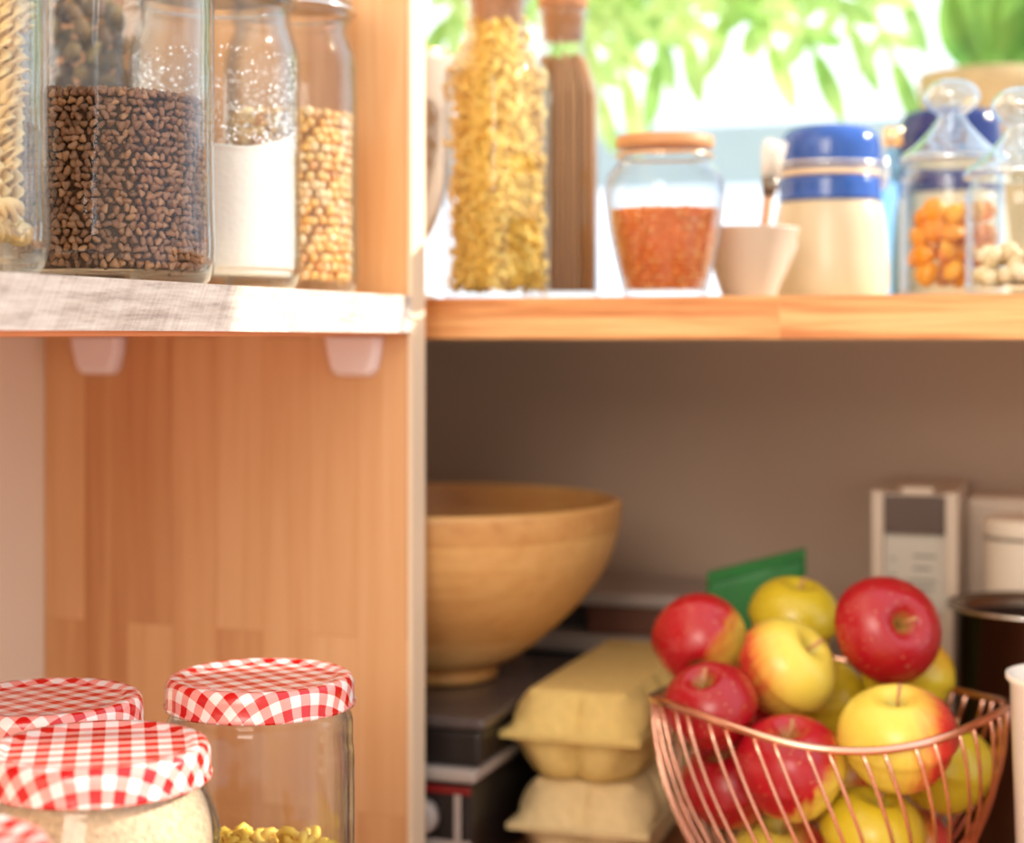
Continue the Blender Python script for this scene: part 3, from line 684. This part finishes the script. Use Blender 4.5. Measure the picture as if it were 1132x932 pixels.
# ------------------------------------------------------------------ window plants
def frond(P0, P1, P2, nl, ll, lw, name, mat, parent, side=None):
    vs = []; fs = []; pts = []
    n = 16
    for i in range(n+1):
        t = i/n; pts.append(P0*(1-t)**2+P1*2*t*(1-t)+P2*t*t)
    view = Vector((-sin(YAW), cos(YAW), 0)); view = (view+Vector((random.uniform(-.5, .5), random.uniform(-.3, .3), random.uniform(-.4, .4)))).normalized()
    def blade(a, b, w, curl):
        base = len(vs); d = b-a; u = d.normalized(); nrm = view-u*view.dot(u); nrm.normalize(); sd = u.cross(nrm); m = 9
        for i in range(m+1):
            t = i/m; ww = w*(.75+.45*sin(pi*t))*(1-t**6)+.0006
            c = a+d*t+nrm*curl*t*t+Vector((0, 0, -abs(curl)*.6*t*t))
            vs.extend([c-sd*ww+nrm*.15*ww, c-nrm*.1*ww, c+sd*ww+nrm*.15*ww])
        for i in range(m):
            q = base+3*i; fs.extend([(q, q+1, q+4, q+3), (q+1, q+2, q+5, q+4)])
    s = int(n*.35)
    for i in range(0, n): 
        w = .0016 if i < s else .0042
        a, b = pts[i], pts[i+1]; base = len(vs); u = (b-a).normalized(); nrm = view-u*view.dot(u); nrm.normalize(); sd = u.cross(nrm)
        vs.extend([a-sd*w, a+sd*w, b-sd*w, b+sd*w]); fs.append((base, base+1, base+3, base+2))
    for k in range(nl):
        t = .22+.72*(k+.25*random.random())/nl; i = min(n-1, int(t*n)); a = pts[i].lerp(pts[i+1], t*n-i); u = (pts[i+1]-pts[i]).normalized()
        nrm = view-u*view.dot(u); nrm.normalize(); sd = u.cross(nrm)
        for sg in (-1, 1):
            lo = ll*(.65+.5*sin(pi*k/nl))*random.uniform(.75, 1.15)
            b = a+(u*.62+sd*sg*.85+Vector((0, 0, random.uniform(-.2, .1)))).normalized()*lo
            blade(a, b, lw*random.uniform(.8, 1.2), random.uniform(-.012, .012))
    blade(pts[-2], pts[-1]+(pts[-1]-pts[-2]).normalized()*ll*.8, lw*1.2, .004)
    pl = parent.location
    o = mk(name, [(v.x-pl.x, v.y-pl.y, v.z+E-pl.z) for v in vs], fs, M[mat], parent)
    return o
hb = W(760, -380, 1.80)
t = empty('hanging_plant', hb, 'bright green hanging fern with deeply lobed fronds in the window', 'plant')
MB().lathe([(0, 0), (.06, 0), (.085, .10), (.088, .11), (.080, .11), (.078, .10), (0, .09)], 40).build('pot', M['concrete'], t)
mb = MB()
top = 1.29-hb.z
for q in (0, 2.1, 4.2): mb.tube([(.083*cos(q), .083*sin(q), .105), (0, 0, .35)], .0015, 6)
mb.tube([(0, 0, .35), (0, 0, min(top, .68))], .0015, 6); mb.build('hanging_cord', M['brass'], t)
FR = [((640, -150), (700, 128), 1.75), ((600, -60), (668, 128), 1.85), ((560, -160), (650, 60), 1.7), ((720, -120), (765, 70), 1.72), ((690, -100), (735, 62), 1.9), ((860, -120), (795, 40), 1.7),
      ((790, -110), (862, 78), 1.68), ((820, -120), (915, 92), 1.72), ((860, -140), (955, 60), 1.70), ((900, -150), (1003, 105), 1.82), ((700, -130), (612, 66), 1.9), ((600, -140), (478, 48), 1.85), ((520, -130), (505, 30), 1.95), ((930, -160), (1010, 22), 1.85), ((790, -90), (700, 20), 1.95), ((900, -120), (842, 30), 1.95), ((700, -90), (660, 20), 1.95), ((560, -80), (575, 40), 1.98), ((760, -140), (722, 100), 1.8), ((640, -90), (690, 30), 1.9)]
for a, b, Z in FR:
    P0 = hb+Vector((0, 0, .10)); P1 = W(a[0], a[1], Z); P2 = W(b[0], b[1], Z)
    frond(P0, P1, P2, 9, .054, .0072, 'frond', 'leaf', t)
# planter on the sill
c = W(1092, 371, 1.78)
t = empty('potted_plant', (c.x, c.y, -.0015), 'broad leaved green plant in a grey clay planter behind the glass jars', 'plant')
hp = .279
MB().lathe([(0, 0), (.055, 0), (.068, .01), (.070, hp-.02), (.072, hp-.018), (.072, hp), (.064, hp), (.062, hp-.02), (0, hp-.02)], 56).build('planter', M['concrete'], t)
def broad(P0, P1, w, parent, droop=.03):
    vs = []; fs = []; m = 14; d = P1-P0; u = d.normalized(); view = Vector((-.1, 1, .25)).normalized(); nrm = (view-u*view.dot(u)).normalized(); sd = u.cross(nrm)
    for i in range(m+1):
        tt = i/m; ww = w*sin(pi*min(1, max(0, (tt-.15)/.85))**.75)+.0015
        c = P0+d*tt+Vector((0, 0, -droop*tt**3))
        for j in range(-3, 4):
            a = j/3; vs.append(c+sd*ww*a+nrm*(.25*ww*abs(a)+.05*ww*sin(8*tt+j)))
    for i in range(m):
        for j in range(6): q = i*7+j; fs.append((q, q+1, q+8, q+7))
    mk('leaf', vs, fs, M['leaf2'], parent)
for dx, dz, w, l in ((-.045, .13, .024, 0), (.005, .16, .028, 0), (.05, .15, .026, 0), (.085, .12, .022, 0), (-.02, .20, .030, 0), (.03, .24, .030, 0)):
    broad(Vector((dx*.2, 0, hp-.02)), Vector((dx, random.uniform(-.03, .04), hp+dz)), w, t)
# outdoor railing
c0 = W(470, 185, 2.5); 
t = empty('balcony_rail', (0.4, 2.6, -E), 'pale blue balcony rail outside the window', 'railing')
MB().box(-1.6, 2.6, -.02, .02, E+.235, E+.33).build('handrail', M['paleblue'], t, smooth=False, bevel=.004)
for xx in (-1.5, -.1, 1.3, 2.5): MB().box(xx-.02, xx+.02, -.018, .018, 0, E+.235).build('post', M['paleblue'], t, smooth=False)

# ------------------------------------------------------------------ below: bowl, boxes, cartons
c = W(490, 748, 1.337)
FZ = -.2725
t = empty('storage_box', (-.50, 1.23, BOARD), 'black appliance with grey lid strip, red stripe and round knob', 'appliance')
casing = MB().box(-.10, .095, -.115, .12, .004, .074).build('casing', M['black'], t, smooth=False, bevel=.004)
MB().box(-.104, .099, -.119, .124, .0745, .084).build('grey_lid', M['greybox'], t, smooth=False, bevel=.003)
MB().box(-.0995, .0945, -.1165, -.1148, .066, .0715).build('stripe', M['redstripe'], t, smooth=False)
MB().box(-.0995, .0945, -.1170, -.1148, .028, .033).build('trim_strip', M['greybox'], t, smooth=False)
MB().box(.082, .087, -.1168, -.1148, .033, .066).build('corner_strip', M['greybox'], t, smooth=False)
MB().lathe([(0, 0), (.013, 0), (.012, .008), (.009, .010), (0, .010)], 32).build('round_knob', M['greybox'], casing, (.058, -.1155, .049), rot=(pi/2, 0, 0))
for xx in (-.08, .075):
    for yy in (-.095, .10): MB().lathe([(0, 0), (.007, 0), (.008, .005), (0, .005)], 16).build('foot', M['black'], t, (xx, yy, 0))
t = empty('lidded_tray', (-.50, 1.235, BOARD+.0845), 'smoky black plastic container carrying the wooden bowl', 'container')
hh = FZ-(BOARD+.0845)
MB().box(-.095, .10, -.115, .115, .0, hh-.009).build('tray', M['black'], t, smooth=False, bevel=.004)
MB().box(-.098, .103, -.118, .118, hh-.0085, hh).build('tray_lid', M['smoke'], t, smooth=False, bevel=.003)
t = empty('wooden_bowl', (c.x, c.y, FZ+.0005), 'large turned wooden bowl resting on a black container', 'bowl')
pr = smoothprof([(.040, 0), (.043, .002), (.0435, .007), (.041, .010), (.060, .019), (.085, .038), (.110, .062), (.130, .090), (.140, .118), (.143, .140)], 5)
M['bowl'] = wood('turned bowl wood', [(.2, rgb(186, 128, 70)), (.5, rgb(212, 160, 96)), (.8, rgb(232, 186, 122))], 'X', 'Z', .02, 2.0, rough=.4, staves=True)
MB().lathe([(0, 0)]+pr+[(.138, .142)]+[(max(r-.007, 0), z+.002) for r, z in pr[::-1] if z > .012]+[(0, .016)], 72).build('bowl_body', M['bowl'], t)

def carton(loc, label, mat, rz=0):
    t = empty('egg_carton', loc, label, 'egg carton', None, (0, 0, rz))
    def ring(w, l, z, amp, rc=.010):
        out = []; nl, ns = 40, 18
        def bump(u, n): return amp*(abs(sin(pi*n*u))**.55)
        for i in range(ns): u = i/ns; out.append((-w+2*w*u, -l-bump(u, 2)*1.0, z))
        for i in range(nl): u = i/nl; out.append((w+bump(u, 5)*.8, -l+2*l*u, z))
        for i in range(ns): u = i/ns; out.append((w-2*w*u, l+bump(u, 2), z))
        for i in range(nl): u = i/nl; out.append((-w-bump(u, 5)*.8, l-2*l*u, z))
        return out
    Lh = .125
    def loft(rings, name, cap_top=True, dims=None):
        vs = []; fs = []; n = 116
        for r in rings: vs += r
        for i in range(len(rings)-1):
            for k in range(n): fs.append((i*n+k, i*n+(k+1) % n, (i+1)*n+(k+1) % n, (i+1)*n+k))
        fs.append(tuple(range(n))[::-1]); fs.append(tuple((len(rings)-1)*n+k for k in range(n)))
        return mk(name, vs, fs, mat, t)
    loft([ring(.028, Lh-.026, .0005, .007), ring(.030, Lh-.024, .002, .012), ring(.034, Lh-.021, .012, .016), ring(.038, Lh-.016, .022, .014), ring(.045, Lh-.005, .031, .004), ring(.053, Lh+.004, .0325, .0), ring(.053, Lh+.004, .0345, .0)], 'base_tray')
    loft([ring(.053, Lh+.004, .035, .0), ring(.053, Lh+.004, .037, .0), ring(.0465, Lh-.004, .0375, .003), ring(.043, Lh-.013, .044, .012), ring(.040, Lh-.017, .052, .012), ring(.038, Lh-.019, .058, .009), ring(.0375, Lh-.018, .0622, .0035), ring(.037, Lh-.018, .0640, .0), ring(.036, Lh-.019, .065, .0), ring(.034, Lh-.021, .0652, .0)], 'hinged_lid')
    return t
cc = W(632, 822, 1.2)
carton((cc.x, cc.y+.131, BOARD+.0005), 'pale moulded egg carton at the bottom of the stack', M['pulp2'], .02)
carton((cc.x-.002, cc.y+.131, BOARD+.0665), 'yellowish moulded egg carton on top of the other carton', M['pulp'], -.01)
# grey box behind
t = empty('grey_container', (-.36, 1.48, BOARD), 'grey plastic crate with dark opening against the wall behind cartons', 'crate')
H = .166
MB().box(-.11, .11, -.055, .055, 0, .112).build('lower_body', M['darkgrey'], t, smooth=False, bevel=.003)
MB().box(-.115, .115, -.06, .06, .112, .128).build('middle_rail', M['greybox'], t, smooth=False, bevel=.003)
MB().box(-.108, .108, -.03, .055, .128, H-.012).build('dark_recess', M['darkgrey'], t, smooth=False)
MB().box(-.05, .045, -.052, -.03, .1285, H-.0125).build('brown_insert', M['brownp'], t, smooth=False, bevel=.002)
MB().box(-.115, .115, -.06, .06, H-.012, H).build('top_rim', M['greybox'], t, smooth=False, bevel=.003)
# green packet
c = W(836, 371, 1.33)
t = empty('paper_packet', (c.x, c.y, BOARD), 'green paper packet standing behind the apples', 'packet', rot=(0, 0, .25))
vs = []; fs = []; nx, nz = 12, 16
for s in (-1, 1):
    for i in range(nx+1):
        for k in range(nz+1):
            u = i/nx; w = k/nz; x = (u-.5)*.078; z = w*(.200+.020*u); y = s*(.0008+.018*(sin(pi*u)**.6)*(1-w)**.6*(1 if w < .9 else .0+1)*(.35+.65*(1-w)))+.0015*sin(9*u+6*w)
            vs.append((x, y, z+.001))
n1 = (nx+1)*(nz+1)
for i in range(nx):
    for k in range(nz):
        q = i*(nz+1)+k; fs.append((q, q+nz+1, q+nz+2, q+1)); fs.append((n1+q, n1+q+1, n1+q+nz+2, n1+q+nz+1))
for i in range(nx):
    for k in (0, nz): q = i*(nz+1)+k; fs.append((q, q+nz+1, n1+q+nz+1, n1+q))
for k in range(nz):
    for i in (0, nx): q = i*(nz+1)+k; fs.append((q, q+1, n1+q+1, n1+q))
mk('pouch', vs, fs, M['green'], t)
mb = MB(); 
v = [(-.0385, -.0035, .1955), (.0385, -.0035, .2155), (.0385, .0035, .2155), (-.0385, .0035, .1955), (-.0385, -.0035, .2035), (.0385, -.0035, .2235), (.0385, .0035, .2235), (-.0385, .0035, .2035)]
mb.add(v, [(0, 3, 2, 1), (4, 5, 6, 7), (0, 1, 5, 4), (1, 2, 6, 5), (2, 3, 7, 6), (3, 0, 4, 7)]); mb.build('folded_top', M['green'], t, smooth=False)
# white appliance
t = empty('coffee_machine', (-.12, 1.38, BOARD), 'white kitchen machine with dark top panel and printed label', 'appliance')
HT = -.126-BOARD
mb = MB(); mb.box(-.036, -.027, 0, .16, .012, HT); mb.box(.022, .031, 0, .16, .012, HT); mb.box(-.027, .022, .010, .16, .012, HT-.002); mb.build('tower', M['appl'], t, smooth=False)
MB().box(-.0265, .0215, .003, .012, HT-.034, HT-.004).build('dark_panel', plain('dark brown panel', rgb(84, 62, 52), .4), t, smooth=False)
MB().box(-.013, .012, .0015, .012, HT-.0035, HT+.004).build('top_button', M['appl'], t, smooth=False, bevel=.0015)
MB().box(-.0265, .0215, .0055, .0103, HT-.098, HT-.036).build('label_plate', M['label'], t, smooth=False)
for zz, x0, x1 in ((-.052, -.004, .014), (-.055, -.022, -.018), (-.068, -.022, -.018), (-.062, -.004, .010), (-.072, -.008, .014), (-.078, -.008, .012), (-.084, -.008, .008), (-.081, -.022, -.018)):
    MB().box(x0, x1, .0048, .0056, HT+zz-.0012, HT+zz+.0012).build('printed_mark', M['print'], t, smooth=False)
MB().box(.0315, .26, .085, .16, .012, HT-.010).build('main_body', M['appl'], t, smooth=False, bevel=.006)
MB().box(-.038, .26, -.015, .16, .0, .0118).build('base_plate', M['appl'], t, smooth=False, bevel=.003)
MB().lathe([(0, 0), (.007, 0), (.006, .006), (0, .006)], 24).build('switch', M['smoke'], t, (.055, .0845, HT-.08), rot=(pi/2, 0, 0))
# canister
c = W(1132, 371, 1.345)
t = empty('canister', (c.x, c.y-.002, BOARD+.0122), 'cream cylindrical canister behind the dark steel pot', 'canister')
MB().lathe(smoothprof([(0, 0), (.029, 0), (.0305, .004), (.0305, .215), (.031, .217), (.031, .228), (.0305, .232), (.026, .234), (0, .234)], 2), 48).build('canister_body', plain('cream canister', rgb(236, 222, 204), .6, var=.02), t)
# pot
c = W(1143, 671, 1.235)
t = empty('steel_pot', (c.x, c.y, BOARD), 'dark steel cooking pot with open rim at the right edge', 'pot')
hpot = c.z-BOARD
P = [(0, 0), (.050, 0), (.056, .004), (.058, .012), (.058, hpot-.004), (.063, hpot-.001), (.0635, hpot+.001), (.062, hpot+.002), (.0565, hpot-.003), (.056, .012), (.05, .006), (0, .006)]
MB().lathe(P, 72).build('pot_body', M['steel'], t)
MB().tube([(.0632*cos(q), .0632*sin(q), hpot+.0005) for q in [2*pi*i/64 for i in range(64)]], .0016, 6, closed=True).build('rolled_rim', M['chrome'], t)
MB().lathe([(.0, .0065), (.055, .0065), (.0555, .02), (.0557, hpot-.008), (.0552, hpot-.008), (.0545, .02), (.054, .008), (0, .008)], 56).build('dark_lining', M['black'], t)
# white beaker
c = W(1188, 745, .985)
t = empty('plastic_beaker', (c.x+.002, c.y-.004, BOARD), 'tall white beaker at the right picture edge beside the fruit basket', 'beaker')
hbk = c.z-BOARD
MB().lathe([(0, 0), (.030, 0), (.032, .003), (.0385, hbk-.006), (.041, hbk-.003), (.041, hbk), (.0385, hbk), (.036, hbk-.006), (.030, .006), (0, .005)], 56).build('beaker_body', M['porcelain'], t)

# ------------------------------------------------------------------ basket
BC = W(914, 371, 1.105); HB = .152
t = empty('wire_basket', (BC.x, BC.y, BOARD), 'rose gold wire fruit basket full of apples', 'basket')
def rimz(q): return HB+.006*sin(3*q+2.3)
def bask(tt, q, z=None):
    tw = .55*(1-tt)
    r = .045+(.115-.045)*math.sin(tt*pi/2)**.85
    return (r*cos(q+tw), r*sin(q+tw), .004+(rimz(q)-.004)*(tt**1.15))
MB().tube([bask(1, 2*pi*i/96) for i in range(96)], .0026, 10, closed=True).build('rim', M['copper'], t)
MB().tube([bask(0, 2*pi*i/48) for i in range(48)], .0024, 8, closed=True).build('base_ring', M['copper'], t)
MB().tube([(.022*cos(q), .022*sin(q), .004) for q in [2*pi*i/32 for i in range(32)]], .0014, 8, closed=True).build('inner_ring', M['copper'], t)
for i in range(44):
    q = 2*pi*i/44+(.03 if i % 2 else 0)
    pts = [(.022*cos(q+.55), .022*sin(q+.55), .004)]+[bask(k/12, q) for k in range(13)]
    MB().tube(pts, .00125, 6).build('wire', M['copper'], t)

# ------------------------------------------------------------------ apples
def apple_mesh(r, lob, squash):
    prof = []
    n = 30
    for i in range(n+1):
        t = pi*i/n
        # apple silhouette with hollows at both ends
        rr = r*(sin(t)**.86)*(1+.03*cos(t)); z = r*squash*(cos(t)*1.0)
        d = max(0, 1-(rr/r)/.44)
        z -= r*.42*d**1.5 if t < pi/2 else -r*.22*d**1.5
        rr *= 1-.06*(1-cos(t))/2*2*(1 if t > pi/2 else 0)
        prof.append((max(rr, 0), z))
    prof = prof[::-1]
    def sh(t, i):
        z = prof[i][1]/r; return 1+lob*cos(5*t)*max(0, -z)*.9+.018*cos(2*t+1)+.012*sin(3*t)
    return MB().lathe(prof, 48, shape=sh)
A = [  # px, py, Z, r, stem direction (right, up, towards camera), blush dir, lo, hi, label
 (773, 708, 1.155, .0325, (.1, .5, -.8), (-.85, 0, .5), -.75, .1, 'red apple with yellow flank, highest at the left end of basket', 'ry'),
 (880, 690, 1.200, .0325, (.1, .9, .2), (0, 0, 1), 3, 4, 'all yellow apple behind the leaning yellow one', 'y'),
 (868, 741, 1.105, .0335, (.55, .65, .45), (-1, 0, -.15), -.05, 1.0, 'yellow apple with pink left cheek in the middle of the heap', 'yr'),
 (979, 697, 1.105, .0360, (.25, .35, .9), (0, 0, 0), -3, -2, 'shiny all red apple on top at the right', 'r'),
 (1028, 738, 1.19, .0325, (.2, .9, -.1), (.2, 0, 1), .0, 1.4, 'yellow and orange apple half hidden behind the red one', 'yo'),
 (790, 790, 1.085, .0305, (-.2, .6, .3), (0, 0, 0), -3, -2, 'dark red apple just inside the left basket rim', 'r'),
 (916, 778, 1.165, .0300, (0, .9, .1), (0, 0, 1), 3, 4, 'small yellow apple wedged in the middle gap', 'y'),
 (1000, 823, 1.030, .0365, (-.10, .95, .25), (1, 0, -.25), -.25, .80, 'big yellow apple with red right side at the basket front', 'yr'),
 (884, 856, 1.045, .0345, (-.1, .9, .3), (-.8, 0, .5), -.60, -.1, 'red apple with yellow right edge behind the front wires', 'ry2'),
 (1052, 852, 1.105, .0330, (.2, .9, 0), (0, 0, 1), 3, 4, 'yellow apple at the right inside of the basket', 'y'),
 (962, 920, 1.045, .0325, (.1, .9, .2), (0, 0, 1), 3, 4, 'yellow apple low at the basket front, cut by the picture edge', 'y'),
 (812, 862, 1.090, .0320, (-.3, .8, .2), (0, 0, 0), -3, -2, 'red apple low at the left inside of the basket', 'r'),
 (838, 806, 1.150, .0290, (0, .9, .2), (0, 0, 0), -3, -2, 'small dark red apple in the shade between its neighbours', 'r'),
 (860, 950, 1.10, .0330, (0, .9, .2), (1, 0, 0), -.2, .7, 'red and yellow apple near the basket bottom', 'yr'),
 (1010, 930, 1.12, .0320, (0, .9, .2), (1, 0, 0), -.2, .7, 'reddish apple near the basket bottom at the right', 'yr'),
 (925, 860, 1.15, .0320, (0, .9, .2), (1, 0, 0), -.2, .7, 'buried apple in the centre of the heap', 'yr'),
]
pos = [W(a[0], a[1], a[2]) for a in A]; orig = [p.copy() for p in pos]
fw = Vector((-sin(YAW), cos(YAW), 0))
for it in range(400):
    for i in range(len(A)):
        for k in range(i+1, len(A)):
            d = pos[k]-pos[i]; need = (A[i][3]+A[k][3])*.975; l = d.length
            if l < need:
                u = d/l; push = (need-l)*.5
                w = .25 if i < 9 and k < 9 else .6
                along = fw*(1 if u.dot(fw) > 0 else -1)
                mv = (u*w+along*(1-w))*push
                wi = 1.0 if i >= 8 else .6; wk = 1.0 if k >= 8 else .6
                pos[i] -= mv*wi; pos[k] += mv*wk
    for i in range(len(A)):                  # stay inside the wires
        rel = Vector((pos[i].x-BC.x, pos[i].y-BC.y)); z = pos[i].z-BOARD
        tt = min(1, max(0, z/HB))**(1/1.15); rmax = (.045+.070*math.sin(tt*pi/2)**.85)-A[i][3]*.96-.002
        if z < HB+.005 and rel.length > rmax:
            rel2 = rel.normalized()*max(rmax, 0.001); pos[i].x += (rel2.x-rel.x)*.5; pos[i].y += (rel2.y-rel.y)*.5
        if z < A[i][3]+.006: pos[i].z += (A[i][3]+.006-z)
cr = Vector((cos(YAW), sin(YAW), 0)); 
mats = {}
for i, (px, py, Z, r, sd, bd, lo, hi, lab, kind) in enumerate(A):
    z_ax = (cr*sd[0]+Vector((0, 0, 1))*sd[1]-fw*sd[2]).normalized()
    x_ax = (cr-z_ax*cr.dot(z_ax)).normalized(); y_ax = z_ax.cross(x_ax)
    R = Matrix((x_ax, y_ax, z_ax)).transposed().to_euler()
    t = empty('apple', pos[i], lab, 'apple', 'apples in the wire basket', R)
    red = {'r': rgb(176, 14, 30), 'ry': rgb(190, 22, 34), 'ry2': rgb(190, 20, 36), 'yr': rgb(212, 52, 46), 'yo': rgb(226, 120, 40), 'y': YEL2}[kind]
    yel = YEL if kind in ('yr', 'ry', 'ry2') else YEL2
    if kind == 'y': yel = rgb(212, 188, 44); red = yel
    # blush direction is given in (right, towards camera, up); turn it into the apple's own axes
    bdw = cr*bd[0]-fw*(-bd[1])+Vector((0, 0, 1))*bd[2]
    bl = Vector((bdw.dot(x_ax), bdw.dot(y_ax), bdw.dot(z_ax))) if bdw.length > 0 else Vector((0, 0, 1))
    m = applemat('apple skin', red, yel, bl, lo, hi)
    apple_mesh(r, .035, random.uniform(.86, .94)).build('fruit', m, t)
    MB().tube([(0, 0, r*.45), (.001, .0005, r*.75), (.003, .001, r*1.02)], [.0010, .0009, .0014], 8).build('stem', M['lidwood'], t)
    mb = MB()
    for q in range(5):
        an = q*2*pi/5; mb.tube([(.0015*cos(an), .0015*sin(an), -r*.66), (.004*cos(an), .004*sin(an), -r*.73), (.0035*cos(an+.3), .0035*sin(an+.3), -r*.80)], [.001, .0012, .0004], 5)
    mb.build('calyx', M['buckcore'], t)

# ------------------------------------------------------------------ light
wd = bpy.data.worlds.new('World'); bpy.context.scene.world = wd; wd.use_nodes = True; nt = wd.node_tree
bg = nt.nodes['Background']; tc = N(nt, 'ShaderNodeTexCoord'); dp = N(nt, 'ShaderNodeVectorMath', operation='DOT_PRODUCT'); L(nt, tc.outputs['Generated'], dp.inputs[0]); dp.inputs[1].default_value = (.55, .80, .25)
mr = N(nt, 'ShaderNodeMapRange', interpolation_type='SMOOTHSTEP'); L(nt, dp.outputs['Value'], mr.inputs['Value']); mr.inputs['From Min'].default_value = -.15; mr.inputs['From Max'].default_value = .35
c = mixc(nt, mr.outputs[0], (1.36, 1.22, 1.03, 1), (1.35, 1.48, 1.62, 1)); sx = N(nt, 'ShaderNodeSeparateXYZ'); L(nt, tc.outputs['Generated'], sx.inputs[0])
m3 = N(nt, 'ShaderNodeMapRange', interpolation_type='SMOOTHSTEP'); L(nt, sx.outputs[1], m3.inputs['Value']); m3.inputs['From Min'].default_value = .55; m3.inputs['From Max'].default_value = .85
c = mixc(nt, m3.outputs[0], c, (1.62, 1.72, 1.82, 1)); L(nt, c, bg.inputs['Color']); bg.inputs['Strength'].default_value = 1.0
sun = bpy.data.lights.new('sun', 'SUN'); sun.energy = 7.0; sun.angle = radians(.6); sun.color = (1, .93, .82)
so = bpy.data.objects.new('sun', sun); C.objects.link(so); so.rotation_euler = Vector((.8, .4, .5)).to_track_quat('Z', 'Y').to_euler(); so.location = (3, 3, 4)
# warm fill light added on the camera side, no fixture behind it
al = bpy.data.lights.new('room_fill', 'AREA'); al.energy = 24; al.size = .9; al.color = (1, .90, .78)
ao = bpy.data.objects.new('room_fill', al); C.objects.link(ao); ao.location = (-.2, -1.3, E+.75)
ao.rotation_euler = (Vector(ao.location)-Vector((-.25, 1.1, E-.1))).to_track_quat('Z', 'Y').to_euler()

cam = bpy.data.cameras.new('cam'); co = bpy.data.objects.new('camera', cam); C.objects.link(co)
co.location = (0, 0, E); co.rotation_euler = (pi/2, 0, YAW); cam.sensor_width = 36; cam.sensor_fit = 'HORIZONTAL'; cam.lens = F*36/1132; cam.shift_y = -95/1132
cam.clip_start = .02; cam.dof.use_dof = True; cam.dof.focus_distance = .84; cam.dof.aperture_fstop = 4.6
sc = bpy.context.scene; sc.camera = co
sc.view_settings.view_transform = 'Standard'; sc.view_settings.look = 'None'; sc.view_settings.gamma = 1; sc.view_settings.use_curve_mapping = False; sc.view_settings.exposure = 0.0
sc.cycles.transparent_max_bounces = 40; sc.cycles.max_bounces = 10
